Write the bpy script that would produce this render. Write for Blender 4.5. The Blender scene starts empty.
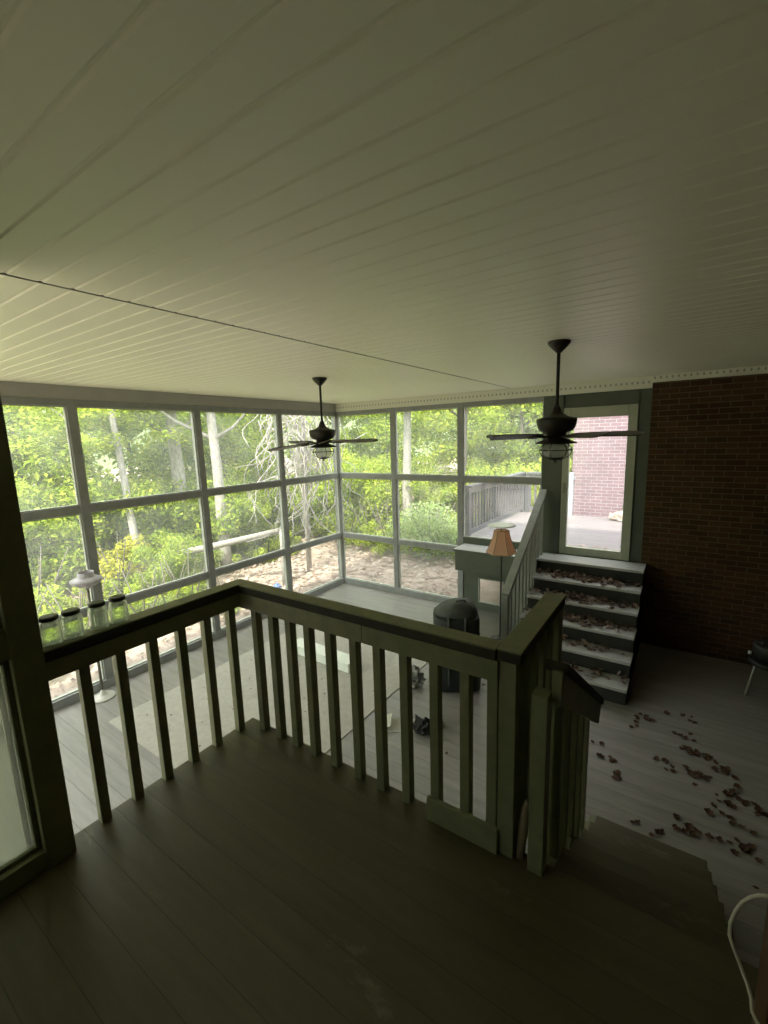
import bpy, bmesh, math, random
from mathutils import Vector, Matrix, noise

random.seed(7)
PI = math.pi
scn = bpy.context.scene
COL = scn.collection

# ------------------------------------------------------------------ helpers
def link(o, parent=None):
    COL.objects.link(o)
    if parent is not None:
        o.parent = parent
    return o

class MB:
    """collects shapes and links them as ONE mesh object"""
    def __init__(s):
        s.bm = bmesh.new()

    def box(s, lo, hi, bev=0.0, rot=None, piv=None):
        lo = Vector(lo); hi = Vector(hi)
        c = (lo + hi) / 2; d = hi - lo
        tb = bmesh.new()
        bmesh.ops.create_cube(tb, size=1.0)
        for v in tb.verts:
            v.co = Vector((v.co.x * d.x, v.co.y * d.y, v.co.z * d.z)) + c
        if bev > 0:
            bmesh.ops.bevel(tb, geom=list(tb.edges), offset=bev, segments=2, profile=.6, affect='EDGES')
        if rot is not None:
            p = Vector(piv) if piv is not None else c
            bmesh.ops.rotate(tb, verts=tb.verts, cent=p, matrix=rot)
        s._merge(tb)
        return s

    def _merge(s, tb):
        m = bpy.data.meshes.new('tmp')
        tb.to_mesh(m); tb.free()
        s.bm.from_mesh(m)
        bpy.data.meshes.remove(m)

    def bar(s, a, b, w, h, bev=.003, up=Vector((0, 0, 1))):
        """rectangular bar from a to b, w sideways, h along up"""
        a = Vector(a); b = Vector(b)
        d = (b - a); L = d.length; d.normalize()
        sx = d.cross(up).normalized(); u = sx.cross(d).normalized()
        tb = bmesh.new()
        bmesh.ops.create_cube(tb, size=1.0)
        M = Matrix((sx * w, d * L, u * h)).transposed()
        for v in tb.verts:
            v.co = M @ v.co + (a + b) / 2
        if bev > 0:
            bmesh.ops.bevel(tb, geom=list(tb.edges), offset=bev, segments=1, affect='EDGES')
        bmesh.ops.recalc_face_normals(tb, faces=tb.faces)
        s._merge(tb)
        return s

    def tube(s, pts, rads, seg=10, cap=True):
        pts = [Vector(p) for p in pts]
        if not hasattr(rads, '__len__'):
            rads = [rads] * len(pts)
        bm = s.bm
        rings = []
        ref = None
        for i, p in enumerate(pts):
            if i == 0: t = pts[1] - pts[0]
            elif i == len(pts) - 1: t = pts[-1] - pts[-2]
            else: t = pts[i + 1] - pts[i - 1]
            t.normalize()
            if ref is None:
                ref = Vector((1, 0, 0)) if abs(t.x) < .8 else Vector((0, 1, 0))
            u = (ref - t * ref.dot(t))
            if u.length < 1e-5:
                u = t.orthogonal()
            u.normalize(); ref = u
            w = t.cross(u)
            rings.append([bm.verts.new(p + (u * math.cos(2 * PI * k / seg) + w * math.sin(2 * PI * k / seg)) * rads[i]) for k in range(seg)])
        for i in range(len(rings) - 1):
            for k in range(seg):
                f = bm.faces.new((rings[i][k], rings[i][(k + 1) % seg], rings[i + 1][(k + 1) % seg], rings[i + 1][k]))
                f.smooth = True
        if cap:
            bm.faces.new(rings[0][::-1]); bm.faces.new(rings[-1])
        return s

    def lathe(s, prof, c=(0, 0, 0), seg=28, squash=None, smooth=True, capb=True, capt=True):
        """prof = [(radius, z), ...]"""
        bm = s.bm; c = Vector(c)
        rings = []
        for r, z in prof:
            r = max(r, .0005)
            rings.append([bm.verts.new(c + Vector((r * math.cos(2 * PI * k / seg), r * math.sin(2 * PI * k / seg), z))) for k in range(seg)])
        for i in range(len(rings) - 1):
            for k in range(seg):
                f = bm.faces.new((rings[i][k], rings[i][(k + 1) % seg], rings[i + 1][(k + 1) % seg], rings[i + 1][k]))
                f.smooth = smooth
        if capb: bm.faces.new(rings[0][::-1])
        if capt: bm.faces.new(rings[-1])
        return s

    def loft(s, rings, c=(0, 0, 0), seg=32, e=3.2, wob=0.0, wfreq=6, rz=0):
        """rounded-rectangle rings: (z, hx, hy, ox, oy)"""
        bm = s.bm; c = Vector(c); R = []
        Rm = Matrix.Rotation(rz, 3, 'Z')
        for (z, hx, hy, ox, oy) in rings:
            ring = []
            for k in range(seg):
                t = 2 * PI * k / seg
                ct, st = math.cos(t), math.sin(t)
                x = math.copysign(abs(ct) ** (2 / e), ct) * hx + ox
                y = math.copysign(abs(st) ** (2 / e), st) * hy + oy
                p = Vector((x, y, z))
                if wob:
                    n = noise.noise_vector(p * wfreq)
                    p += n * wob
                ring.append(bm.verts.new(c + Rm @ p))
            R.append(ring)
        for i in range(len(R) - 1):
            for k in range(seg):
                f = bm.faces.new((R[i][k], R[i][(k + 1) % seg], R[i + 1][(k + 1) % seg], R[i + 1][k]))
                f.smooth = True
        bm.faces.new(R[0][::-1]); bm.faces.new(R[-1])
        return s

    def quad(s, pts):
        s.bm.faces.new([s.bm.verts.new(Vector(p)) for p in pts])
        return s

    def build(s, name, mat, parent=None, origin=None):
        me = bpy.data.meshes.new(name)
        bm = s.bm
        if origin is not None:
            bmesh.ops.translate(bm, verts=bm.verts, vec=-Vector(origin))
        bm.to_mesh(me); bm.free()
        me.materials.append(mat)
        o = bpy.data.objects.new(name, me)
        if origin is not None:
            o.location = origin
        return link(o, parent)

def tag(o, label, cat, group=None):
    o['label'] = label; o['category'] = cat
    if group: o['group'] = group
    return o

def thing(name, label, cat, loc=(0, 0, 0), rz=0, group=None):
    o = bpy.data.objects.new(name, None)
    o.empty_display_size = .1
    link(o)
    o.location = loc; o.rotation_euler = (0, 0, rz)
    return tag(o, label, cat, group)

def struct(o):
    o['kind'] = 'structure'
    return o

def dup(o, parent=None):
    c = o.copy(); COL.objects.link(c)
    if parent is not None: c.parent = parent
    for ch in list(o.children):
        dup(ch, c)
    return c

# ------------------------------------------------------------------ materials
class NT:
    def __init__(s, name):
        s.m = bpy.data.materials.new(name)
        s.m.use_nodes = True
        s.t = s.m.node_tree
        s.t.nodes.clear()
        s.out = s.n('ShaderNodeOutputMaterial')
    def n(s, typ, **kw):
        nd = s.t.nodes.new(typ)
        for k, v in kw.items():
            if k in nd.inputs.keys() if hasattr(nd, 'inputs') else False:
                nd.inputs[k].default_value = v
            else:
                setattr(nd, k, v)
        return nd
    def l(s, a, b):
        s.t.links.new(a, b)

def rgba(c): return (c[0], c[1], c[2], 1.0)

def paint(name, c, c2=None, rough=.55, scale=6.0, stretch=(1, 1, 1), bump=.15, bscale=40, spec=.4, contrast=(.35, .7), metal=0.0):
    """painted / plain surface, two tones mixed by noise in object space"""
    k = NT(name)
    tc = k.n('ShaderNodeTexCoord'); mp = k.n('ShaderNodeMapping')
    mp.inputs['Scale'].default_value = stretch
    k.l(tc.outputs['Object'], mp.inputs['Vector'])
    nz = k.n('ShaderNodeTexNoise'); nz.inputs['Scale'].default_value = scale; nz.inputs['Detail'].default_value = 6
    nz.inputs['Roughness'].default_value = .65
    k.l(mp.outputs['Vector'], nz.inputs['Vector'])
    rp = k.n('ShaderNodeValToRGB')
    rp.color_ramp.elements[0].position = contrast[0]; rp.color_ramp.elements[1].position = contrast[1]
    c2 = c2 or tuple(x * .8 for x in c)
    rp.color_ramp.elements[0].color = rgba(c2); rp.color_ramp.elements[1].color = rgba(c)
    k.l(nz.outputs['Fac'], rp.inputs['Fac'])
    b = k.n('ShaderNodeBsdfPrincipled')
    b.inputs['Roughness'].default_value = rough
    b.inputs['Specular IOR Level'].default_value = spec
    b.inputs['Metallic'].default_value = metal
    k.l(rp.outputs['Color'], b.inputs['Base Color'])
    if bump:
        n2 = k.n('ShaderNodeTexNoise'); n2.inputs['Scale'].default_value = bscale; n2.inputs['Detail'].default_value = 4
        k.l(mp.outputs['Vector'], n2.inputs['Vector'])
        bp = k.n('ShaderNodeBump'); bp.inputs['Strength'].default_value = bump; bp.inputs['Distance'].default_value = .004
        k.l(n2.outputs['Fac'], bp.inputs['Height']); k.l(bp.outputs['Normal'], b.inputs['Normal'])
    k.l(b.outputs['BSDF'], k.out.inputs['Surface'])
    return k.m

def planks(name, c, c2, w, rough=.5, spec=.4, gap=.02, length=3.6, wear=None, mort=.22):
    """boards running along X, w wide; grooves, per-board tone, streaky wear"""
    k = NT(name)
    tc = k.n('ShaderNodeTexCoord')
    br = k.n('ShaderNodeTexBrick')
    br.offset = .43; br.squash = 1
    br.inputs['Scale'].default_value = 1.0
    br.inputs['Brick Width'].default_value = length
    br.inputs['Row Height'].default_value = w
    br.inputs['Mortar Size'].default_value = gap * w
    br.inputs['Mortar Smooth'].default_value = .3
    br.inputs['Color1'].default_value = rgba(c); br.inputs['Color2'].default_value = rgba(c2)
    br.inputs['Mortar'].default_value = rgba(tuple(x * mort for x in c2))
    k.l(tc.outputs['Object'], br.inputs['Vector'])
    mp = k.n('ShaderNodeMapping'); mp.inputs['Scale'].default_value = (.8, 7, 7)
    k.l(tc.outputs['Object'], mp.inputs['Vector'])
    nz = k.n('ShaderNodeTexNoise'); nz.inputs['Scale'].default_value = 2.2; nz.inputs['Detail'].default_value = 8; nz.inputs['Roughness'].default_value = .7
    k.l(mp.outputs['Vector'], nz.inputs['Vector'])
    mr = k.n('ShaderNodeMapRange'); mr.inputs['From Min'].default_value = .3; mr.inputs['From Max'].default_value = .75
    mr.inputs['To Min'].default_value = .72; mr.inputs['To Max'].default_value = 1.2
    k.l(nz.outputs['Fac'], mr.inputs['Value'])
    mx = k.n('ShaderNodeMix', data_type='RGBA', blend_type='MULTIPLY'); mx.inputs['Factor'].default_value = 1
    k.l(br.outputs['Color'], mx.inputs[6]); k.l(mr.outputs['Result'], mx.inputs[7])
    colout = mx.outputs[2]
    if wear:
        n3 = k.n('ShaderNodeTexNoise'); n3.inputs['Scale'].default_value = 1.7; n3.inputs['Detail'].default_value = 9; n3.inputs['Roughness'].default_value = .75
        mp3 = k.n('ShaderNodeMapping'); mp3.inputs['Scale'].default_value = (1.0, 2.2, 1)
        k.l(tc.outputs['Object'], mp3.inputs['Vector']); k.l(mp3.outputs['Vector'], n3.inputs['Vector'])
        r3 = k.n('ShaderNodeValToRGB'); r3.color_ramp.elements[0].position = .60; r3.color_ramp.elements[1].position = .70
        k.l(n3.outputs['Fac'], r3.inputs['Fac'])
        mw = k.n('ShaderNodeMix', data_type='RGBA')
        k.l(r3.outputs['Color'], mw.inputs['Factor']); k.l(colout, mw.inputs[6]); mw.inputs[7].default_value = rgba(wear)
        colout = mw.outputs[2]
    b = k.n('ShaderNodeBsdfPrincipled'); b.inputs['Specular IOR Level'].default_value = spec
    k.l(colout, b.inputs['Base Color'])
    rr = k.n('ShaderNodeMapRange'); rr.inputs['To Min'].default_value = rough - .12; rr.inputs['To Max'].default_value = rough + .15
    k.l(nz.outputs['Fac'], rr.inputs['Value']); k.l(rr.outputs['Result'], b.inputs['Roughness'])
    bp = k.n('ShaderNodeBump'); bp.invert = True; bp.inputs['Strength'].default_value = .6; bp.inputs['Distance'].default_value = .006
    ad = k.n('ShaderNodeMath', operation='MULTIPLY_ADD'); ad.inputs[1].default_value = .25
    k.l(nz.outputs['Fac'], ad.inputs[0]); k.l(br.outputs['Fac'], ad.inputs[2])
    k.l(ad.outputs[0], bp.inputs['Height']); k.l(bp.outputs['Normal'], b.inputs['Normal'])
    k.l(b.outputs['BSDF'], k.out.inputs['Surface'])
    return k.m

def bricks(name, c, c2, mortar):
    """running bond on a vertical wall: object X+Y along, Z up"""
    k = NT(name)
    tc = k.n('ShaderNodeTexCoord'); sp = k.n('ShaderNodeSeparateXYZ'); cb = k.n('ShaderNodeCombineXYZ')
    k.l(tc.outputs['Object'], sp.inputs[0])
    ad = k.n('ShaderNodeMath', operation='ADD'); k.l(sp.outputs[0], ad.inputs[0]); k.l(sp.outputs[1], ad.inputs[1])
    k.l(ad.outputs[0], cb.inputs[0]); k.l(sp.outputs[2], cb.inputs[1])
    br = k.n('ShaderNodeTexBrick'); br.inputs['Scale'].default_value = 1
    br.inputs['Brick Width'].default_value = .2032; br.inputs['Row Height'].default_value = .0677
    br.inputs['Mortar Size'].default_value = .005; br.inputs['Mortar Smooth'].default_value = .2
    br.inputs['Color1'].default_value = rgba(c); br.inputs['Color2'].default_value = rgba(c2); br.inputs['Mortar'].default_value = rgba(mortar)
    br.inputs['Bias'].default_value = -.1
    k.l(cb.outputs[0], br.inputs['Vector'])
    nz = k.n('ShaderNodeTexNoise'); nz.inputs['Scale'].default_value = 3; nz.inputs['Detail'].default_value = 6
    k.l(tc.outputs['Object'], nz.inputs['Vector'])
    mr = k.n('ShaderNodeMapRange'); mr.inputs['To Min'].default_value = .65; mr.inputs['To Max'].default_value = 1.35
    k.l(nz.outputs['Fac'], mr.inputs['Value'])
    mx = k.n('ShaderNodeMix', data_type='RGBA', blend_type='MULTIPLY'); mx.inputs['Factor'].default_value = 1
    k.l(br.outputs['Color'], mx.inputs[6]); k.l(mr.outputs['Result'], mx.inputs[7])
    b = k.n('ShaderNodeBsdfPrincipled'); b.inputs['Roughness'].default_value = .9; b.inputs['Specular IOR Level'].default_value = .2
    k.l(mx.outputs[2], b.inputs['Base Color'])
    bp = k.n('ShaderNodeBump'); bp.invert = True; bp.inputs['Strength'].default_value = .8; bp.inputs['Distance'].default_value = .008
    k.l(br.outputs['Fac'], bp.inputs['Height']); k.l(bp.outputs['Normal'], b.inputs['Normal'])
    k.l(b.outputs['BSDF'], k.out.inputs['Surface'])
    return k.m

def glass(name, tint=(.95, .97, .95), haze=.05, gloss=.05, hazecol=(.8, .82, .78), grime=True):
    """window pane: see-through, slightly dusty, a little reflection"""
    k = NT(name)
    tr = k.n('ShaderNodeBsdfTransparent'); tr.inputs['Color'].default_value = rgba(tint)
    tl = k.n('ShaderNodeBsdfTranslucent'); tl.inputs['Color'].default_value = rgba(hazecol)
    gl = k.n('ShaderNodeBsdfGlossy'); gl.inputs['Roughness'].default_value = .03
    m1 = k.n('ShaderNodeMixShader'); m2 = k.n('ShaderNodeMixShader')
    if grime:
        tc = k.n('ShaderNodeTexCoord'); nz = k.n('ShaderNodeTexNoise'); nz.inputs['Scale'].default_value = 2.5; nz.inputs['Detail'].default_value = 7
        k.l(tc.outputs['Object'], nz.inputs['Vector'])
        mr = k.n('ShaderNodeMapRange'); mr.inputs['From Min'].default_value = .3; mr.inputs['From Max'].default_value = .7
        mr.inputs['To Min'].default_value = haze * .6; mr.inputs['To Max'].default_value = haze * 1.5
        k.l(nz.outputs['Fac'], mr.inputs['Value']); k.l(mr.outputs['Result'], m1.inputs['Fac'])
    else:
        m1.inputs['Fac'].default_value = haze
    k.l(tr.outputs[0], m1.inputs[1]); k.l(tl.outputs[0], m1.inputs[2])
    m2.inputs['Fac'].default_value = gloss
    k.l(m1.outputs[0], m2.inputs[1]); k.l(gl.outputs[0], m2.inputs[2])
    k.l(m2.outputs[0], k.out.inputs['Surface'])
    return k.m

def leafmat(name, cols, trans=.45, rough=.5):
    """leaves: colour varies per leaf, light passes through"""
    k = NT(name)
    g = k.n('ShaderNodeNewGeometry'); rp = k.n('ShaderNodeValToRGB')
    els = rp.color_ramp.elements
    while len(els) < len(cols): els.new(.5)
    for i, c in enumerate(cols):
        els[i].position = i / (len(cols) - 1); els[i].color = rgba(c)
    k.l(g.outputs['Random Per Island'], rp.inputs['Fac'])
    d = k.n('ShaderNodeBsdfDiffuse'); t = k.n('ShaderNodeBsdfTranslucent'); m = k.n('ShaderNodeMixShader')
    m.inputs['Fac'].default_value = trans
    k.l(rp.outputs['Color'], d.inputs['Color']); k.l(rp.outputs['Color'], t.inputs['Color'])
    k.l(d.outputs[0], m.inputs[1]); k.l(t.outputs[0], m.inputs[2])
    k.l(m.outputs[0], k.out.inputs['Surface'])
    return k.m

M = {}
M['frame'] = paint('frame_paint', (0.2754, 0.2808, 0.2754), (0.216, 0.2214, 0.216), rough=.5, scale=9, bump=.1)
M['frame_light'] = paint('frame_stop_paint', (.42, .43, .38), (.34, .35, .31), rough=.5, scale=9, bump=.05)
M['olive'] = paint('railing_paint', (.195, .205, .112), (.145, .155, .085), rough=.55, scale=14, bump=.2)
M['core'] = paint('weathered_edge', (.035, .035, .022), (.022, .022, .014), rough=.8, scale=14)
M['greygreen'] = paint('wall_paint', (0.0882, 0.1035, 0.0765), (0.0702, 0.0828, 0.063), rough=.6, scale=5, bump=.08)
M['door'] = paint('door_paint', (0.3696, 0.396, 0.2992), (0.3168, 0.3432, 0.264), rough=.5, scale=8, bump=.06)
M['stairrail'] = paint('stair_rail_paint', (0.264, 0.2728, 0.2376), (0.2024, 0.2112, 0.1848), rough=.55, scale=12, bump=.15)
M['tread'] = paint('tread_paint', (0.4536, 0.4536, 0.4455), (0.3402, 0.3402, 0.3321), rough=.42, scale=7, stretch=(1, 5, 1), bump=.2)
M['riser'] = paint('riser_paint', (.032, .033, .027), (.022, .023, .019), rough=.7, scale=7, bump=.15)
M['ceiling'] = paint('ceiling_vinyl', (.86, .845, .67), (.83, .815, .645), rough=.42, scale=1.5, bump=0, spec=.45)
M['white_trim'] = paint('white_trim_paint', (.72, .71, .60), (.64, .63, .53), rough=.55, scale=9, bump=.05)
M['grey_trim'] = paint('grey_trim_paint', (.40, .385, .35), (.36, .35, .32), rough=.5, scale=4, bump=.04)
M['floor'] = planks('lower_floor_boards', (0.231, 0.2167, 0.1974), (0.2016, 0.1915, 0.1747), .17, rough=.40, spec=.45, gap=.012, length=14, mort=.55)
M['platform'] = planks('platform_boards', (0.0867, 0.07565, 0.03825), (0.0748, 0.06545, 0.034), .14, rough=.40, spec=.45, gap=.014, wear=(0.1615, 0.1445, 0.0935), length=14, mort=.5)
M['deck'] = planks('deck_boards', (0.2465, 0.2167, 0.238), (0.2125, 0.187, 0.2082), .14, rough=.6, gap=.05)
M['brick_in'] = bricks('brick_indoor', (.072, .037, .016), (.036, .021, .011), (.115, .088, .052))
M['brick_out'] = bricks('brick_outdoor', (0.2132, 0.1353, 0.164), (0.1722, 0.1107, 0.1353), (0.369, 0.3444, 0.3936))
M['siding'] = paint('house_siding', (.18, .17, .13), (.14, .13, .10), rough=.7, scale=3)
M['glass'] = glass('window_glass', haze=.065, gloss=.03)
M['glass_dusty'] = glass('dusty_glass', tint=(.52, .54, .47), haze=.16, gloss=.05)
M['fan_metal'] = paint('fan_bronze', (.030, .027, .020), (.020, .018, .014), rough=.42, scale=20, bump=.05, metal=.3)
M['fan_blade'] = paint('fan_blade_wood', (.085, .070, .055), (.055, .045, .035), rough=.38, scale=6, stretch=(1, 9, 1), bump=.06)
M['bracket'] = M['fan_metal']
M['milk'] = glass('fan_globe_glass', tint=(.9, .92, .88), haze=.35, gloss=.1, grime=False)
def jarglass():
    k = NT('jar_glass')
    lw = k.n('ShaderNodeLayerWeight'); lw.inputs['Blend'].default_value = .5
    tr = k.n('ShaderNodeBsdfTransparent'); tr.inputs['Color'].default_value = (.93, .96, .92, 1)
    gl = k.n('ShaderNodeBsdfGlossy'); gl.inputs['Roughness'].default_value = .06; gl.inputs['Color'].default_value = (.9, .92, .88, 1)
    tl = k.n('ShaderNodeBsdfTranslucent'); tl.inputs['Color'].default_value = (.6, .63, .57, 1)
    m0 = k.n('ShaderNodeMixShader'); m0.inputs[0].default_value = .5; k.l(gl.outputs[0], m0.inputs[1]); k.l(tl.outputs[0], m0.inputs[2])
    mr = k.n('ShaderNodeMapRange'); mr.inputs['To Min'].default_value = .09; mr.inputs['To Max'].default_value = .95
    k.l(lw.outputs['Facing'], mr.inputs['Value'])
    m1 = k.n('ShaderNodeMixShader'); k.l(mr.outputs['Result'], m1.inputs[0]); k.l(tr.outputs[0], m1.inputs[1]); k.l(m0.outputs[0], m1.inputs[2])
    k.l(m1.outputs[0], k.out.inputs['Surface'])
    return k.m
M['jar'] = jarglass()
M['lid'] = paint('jar_lid_metal', (.045, .042, .035), (.028, .026, .022), rough=.4, scale=30, metal=.5)
M['lamp_metal'] = paint('lamp_brass_grey', (.22, .21, .17), (.16, .15, .12), rough=.38, scale=20, metal=.5)
M['lamp_base'] = paint('lamp_base_pale', (.52, .51, .46), (.42, .41, .37), rough=.4, scale=14)
M['alabaster'] = paint('alabaster_glass', (.46, .43, .46), (.34, .31, .35), rough=.35, scale=13, contrast=(.42, .6))
M['shade'] = leafmat('shade_fabric', [(.86, .67, .53), (.86, .67, .53)], trans=.72)
M['shade_trim'] = paint('shade_trim', (.40, .27, .19), rough=.8, scale=30)
M['wrap'] = paint('white_plastic', (.75, .75, .72), (.66, .66, .64), rough=.3, scale=6)
M['dark_pole'] = paint('dark_pole', (.04, .038, .032), rough=.4, scale=20, metal=.3)
M['bag'] = paint('black_nylon', (.018, .020, .018), (.010, .011, .010), rough=.6, scale=30, bump=.3, bscale=14)
M['bag_grey'] = paint('grey_nylon', (.06, .068, .058), (.035, .04, .034), rough=.65, scale=20, bump=.3, bscale=14)
M['plastic_grey'] = paint('crumpled_grey_plastic', (.30, .30, .27), (.16, .16, .15), rough=.35, scale=9, contrast=(.4, .55))
M['card'] = paint('pale_card', (.46, .45, .38), (.36, .35, .30), rough=.8, scale=5)
M['black_cloth'] = paint('black_cloth', (.022, .022, .02), rough=.9, scale=12)
M['rug'] = paint('rug_pile', (0.4002, 0.3828, 0.335), (0.3393, 0.3262, 0.2871), rough=.95, scale=16, bump=.6, bscale=90, spec=.1)
M['white_board'] = paint('white_board', (.74, .77, .70), (.66, .69, .62), rough=.5, scale=8)
M['wood_brown'] = paint('brown_wood', (.13, .07, .035), (.085, .045, .024), rough=.55, scale=3, stretch=(6, 6, .7), bump=.1)
M['raw_wood'] = paint('weathered_wood', (.32, .24, .16), (.2, .15, .1), rough=.8, scale=8, stretch=(6, 6, 1))
M['cord'] = paint('white_cord', (.55, .54, .48), rough=.5, scale=30)
M['stand'] = paint('dark_stand', (.02, .02, .016), rough=.5, scale=10)
M['stand_leg'] = paint('pale_leg', (.25, .25, .22), rough=.4, scale=10)
M['dryleaf'] = leafmat('dry_leaf', [(.06, .035, .022), (.10, .06, .04), (.24, .17, .12), (.08, .045, .032)], trans=.15)
M['stairleaf'] = leafmat('stair_leaf', [(.08, .05, .037), (.13, .09, .07), (.34, .27, .24), (.10, .065, .05)], trans=.15)
M['litterleaf'] = leafmat('litter_leaf', [(0.255, 0.17, 0.1445), (0.391, 0.2975, 0.2635), (0.493, 0.408, 0.3655), (0.323, 0.238, 0.204)], trans=.1)
M['leaf_a'] = leafmat('green_leaf', [(.12, .19, .03), (.28, .39, .045), (.47, .52, .085), (.18, .27, .032)], trans=.5)
M['leaf_b'] = leafmat('fresh_leaf', [(.19, .28, .035), (.39, .50, .06), (.56, .58, .10), (.28, .38, .045)], trans=.5)
M['leaf_y'] = leafmat('yellow_leaf', [(0.405, 0.423, 0.054), (0.522, 0.486, 0.054), (0.558, 0.522, 0.09), (0.36, 0.387, 0.054)], trans=.5)
M['leaf_s'] = leafmat('shrub_leaf', [(0.24, 0.352, 0.12), (0.336, 0.448, 0.176), (0.432, 0.512, 0.256), (0.272, 0.384, 0.136)], trans=.4)
M['bark_pale'] = paint('pale_bark', (.42, .39, .38), (.22, .20, .19), rough=.9, scale=9, stretch=(3, 3, .8), bump=.6, bscale=14)
M['bark_dark'] = paint('dark_bark', (.18, .15, .13), (.10, .085, .075), rough=.9, scale=9, stretch=(3, 3, .8), bump=.6, bscale=14)
M['vine'] = paint('bare_vine', (0.4048, 0.3696, 0.3608), (0.3168, 0.2904, 0.2816), rough=.9, scale=12)
M['log'] = paint('bleached_log', (0.374, 0.3485, 0.3315), (0.289, 0.2635, 0.2465), rough=.8, scale=9)
M['ground'] = paint('woodland_ground', (0.459, 0.374, 0.3315), (0.306, 0.238, 0.204), rough=1, scale=3, bump=.8, bscale=9, spec=.05)
M['hill'] = paint('far_understory', (.20, .30, .07), (.12, .2, .05), rough=1, scale=2.0, bump=.8, bscale=5, spec=.05)
M['blue'] = paint('blue_plastic', (.18, .28, .6), rough=.4, scale=10)
M['rail_grey'] = paint('deck_rail_paint', (0.1084, 0.1084, 0.13), (0.0867, 0.0867, 0.1047), rough=.6, scale=12)
M['post_blue'] = paint('pale_blue_post', (.36, .42, .50), (.30, .36, .44), rough=.5, scale=12)

def vent_trim():
    """white trim with a row of small dark scallop holes"""
    k = NT('vented_trim')
    tc = k.n('ShaderNodeTexCoord'); sp = k.n('ShaderNodeSeparateXYZ'); k.l(tc.outputs['Object'], sp.inputs[0])
    def mth(op, a, b=None):
        nd = k.n('ShaderNodeMath', operation=op)
        for i, v in enumerate((a, b)):
            if v is None: continue
            if isinstance(v, (int, float)): nd.inputs[i].default_value = v
            else: k.l(v, nd.inputs[i])
        return nd.outputs[0]
    u = mth('ABSOLUTE', mth('SUBTRACT', mth('FRACT', mth('DIVIDE', sp.outputs[0], .062)), .5))
    z = mth('ABSOLUTE', sp.outputs[2])
    ins = mth('MULTIPLY', mth('LESS_THAN', mth('ADD', mth('MULTIPLY', u, .05), z), .018), mth('LESS_THAN', u, .16))
    mx = k.n('ShaderNodeMix', data_type='RGBA'); k.l(ins, mx.inputs['Factor'])
    mx.inputs[6].default_value = (.66, .66, .55, 1); mx.inputs[7].default_value = (.30, .30, .24, 1)
    b = k.n('ShaderNodeBsdfPrincipled'); b.inputs['Roughness'].default_value = .55
    k.l(mx.outputs[2], b.inputs['Base Color']); k.l(b.outputs[0], k.out.inputs['Surface'])
    return k.m
M['vent'] = vent_trim()

# ------------------------------------------------------------------ dimensions (metres)
CZ = 3.55                                  # ceiling
YM = [0, -1.476, -2.979, -4.4965, -6.0, -7.5]   # mullions of the left wall (x = 0)
XB = [0, 1.301, 2.598, 3.938]              # mullions of the back wall (y = 0)
ZT, ZM, ZL, ZB = 3.367, 2.187, .994, .059  # rail heights
PZ = 1.13                                  # platform, landing, deck level
PE = -5.04                                 # platform edge
XR, YF = 7.6, -8.4                         # unseen right and front walls

# ------------------------------------------------------------------ setting
struct(MB().box((-.12, YF, -.12), (XR, .12, 0)).build('floor', M['floor']))

# ceiling: grooved soffit boards along X, seam at x = 3.42
def ceiling():
    m = MB(); bm = m.bm
    pitch = .1168; y0 = -5.976 - pitch * 24
    prof = [(YF - .1, CZ)]
    y = y0
    while y < .05:
        if y - .02 > YF:
            prof += [(y - .010, CZ), (y - .003, CZ + .0045), (y + .003, CZ + .0045), (y + .010, CZ)]
        y += pitch
    prof.append((.14, CZ))
    for xa, xb in ((-.12, 3.417), (3.423, XR)):
        ra = [bm.verts.new((xa, p[0], p[1])) for p in prof]
        rb = [bm.verts.new((xb, p[0], p[1])) for p in prof]
        for i in range(len(prof) - 1):
            bm.faces.new((ra[i], rb[i], rb[i + 1], ra[i + 1]))
    m.box((-.12, YF - .1, CZ + .03), (XR, .14, CZ + .12))
    return struct(m.build('ceiling', M['ceiling']))
ceiling()
struct(MB().box((3.412, YF, CZ - .003), (3.419, 0, CZ + .004)).build('trim_1', M['grey_trim']))

# left wall: posts and rails
PW = .045
m = MB()
for y in YM[1:]:
    m.box((-.07, y - PW, 0), (.03, y + PW, ZT + .03), .004)
m.box((-.09, -.05, 0), (.03, .05, ZT + .03), .004)
for z, h in ((ZT, .035), (ZM, .042), (ZL, .042)):
    m.box((-.065, YF, z - h), (.024, 0, z + h), .004)
m.box((-.07, YF, 0), (.04, 0, ZB + .045), .004)
m.box((-.1, YF, ZT + .03), (-.02, .1, CZ))
struct(m.build('wall_left', M['frame']))
struct(MB().box((-.02, YF, 3.39), (.012, -.0, CZ), .003).build('trim_2', M['grey_trim']))

def window(n, axis, a, b, zr):
    """one bay: stops around each light and its panes; axis 'x' lies in x=0, 'y' in y=0"""
    e = bpy.data.objects.new('window_%d' % n, None); link(e); struct(e)
    def bx(u0, u1, z0, z1, d0, d1, mb, bev=.002):
        if axis == 'x': mb.box((d0, u0, z0), (d1, u1, z1), bev)
        else: mb.box((u0, -d1, z0), (u1, -d0, z1), bev)
    fr = MB()
    for (z0, z1) in zr:
        s = .016
        bx(a + s, b - s, z0, z0 + s, -.029, .011, fr); bx(a + s, b - s, z1 - s, z1, -.029, .011, fr)
        bx(a, a + s, z0, z1, -.03, .012, fr); bx(b - s, b, z0, z1, -.03, .012, fr)
    fr.build('window_frame', M['frame_light'], e)
    for (z0, z1) in zr:
        p = MB(); bx(a + .012, b - .012, z0 + .012, z1 - .012, -.012, -.008, p, 0)
        p.build('pane', M['glass'], e)
    return e
ROWS = [(ZM + .042, ZT - .035), (ZL + .042, ZM - .042), (ZB + .045, ZL - .042)]
n = 1
for i in range(5):
    window(n, 'x', YM[i + 1] + PW, YM[i] - PW, ROWS); n += 1
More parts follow.
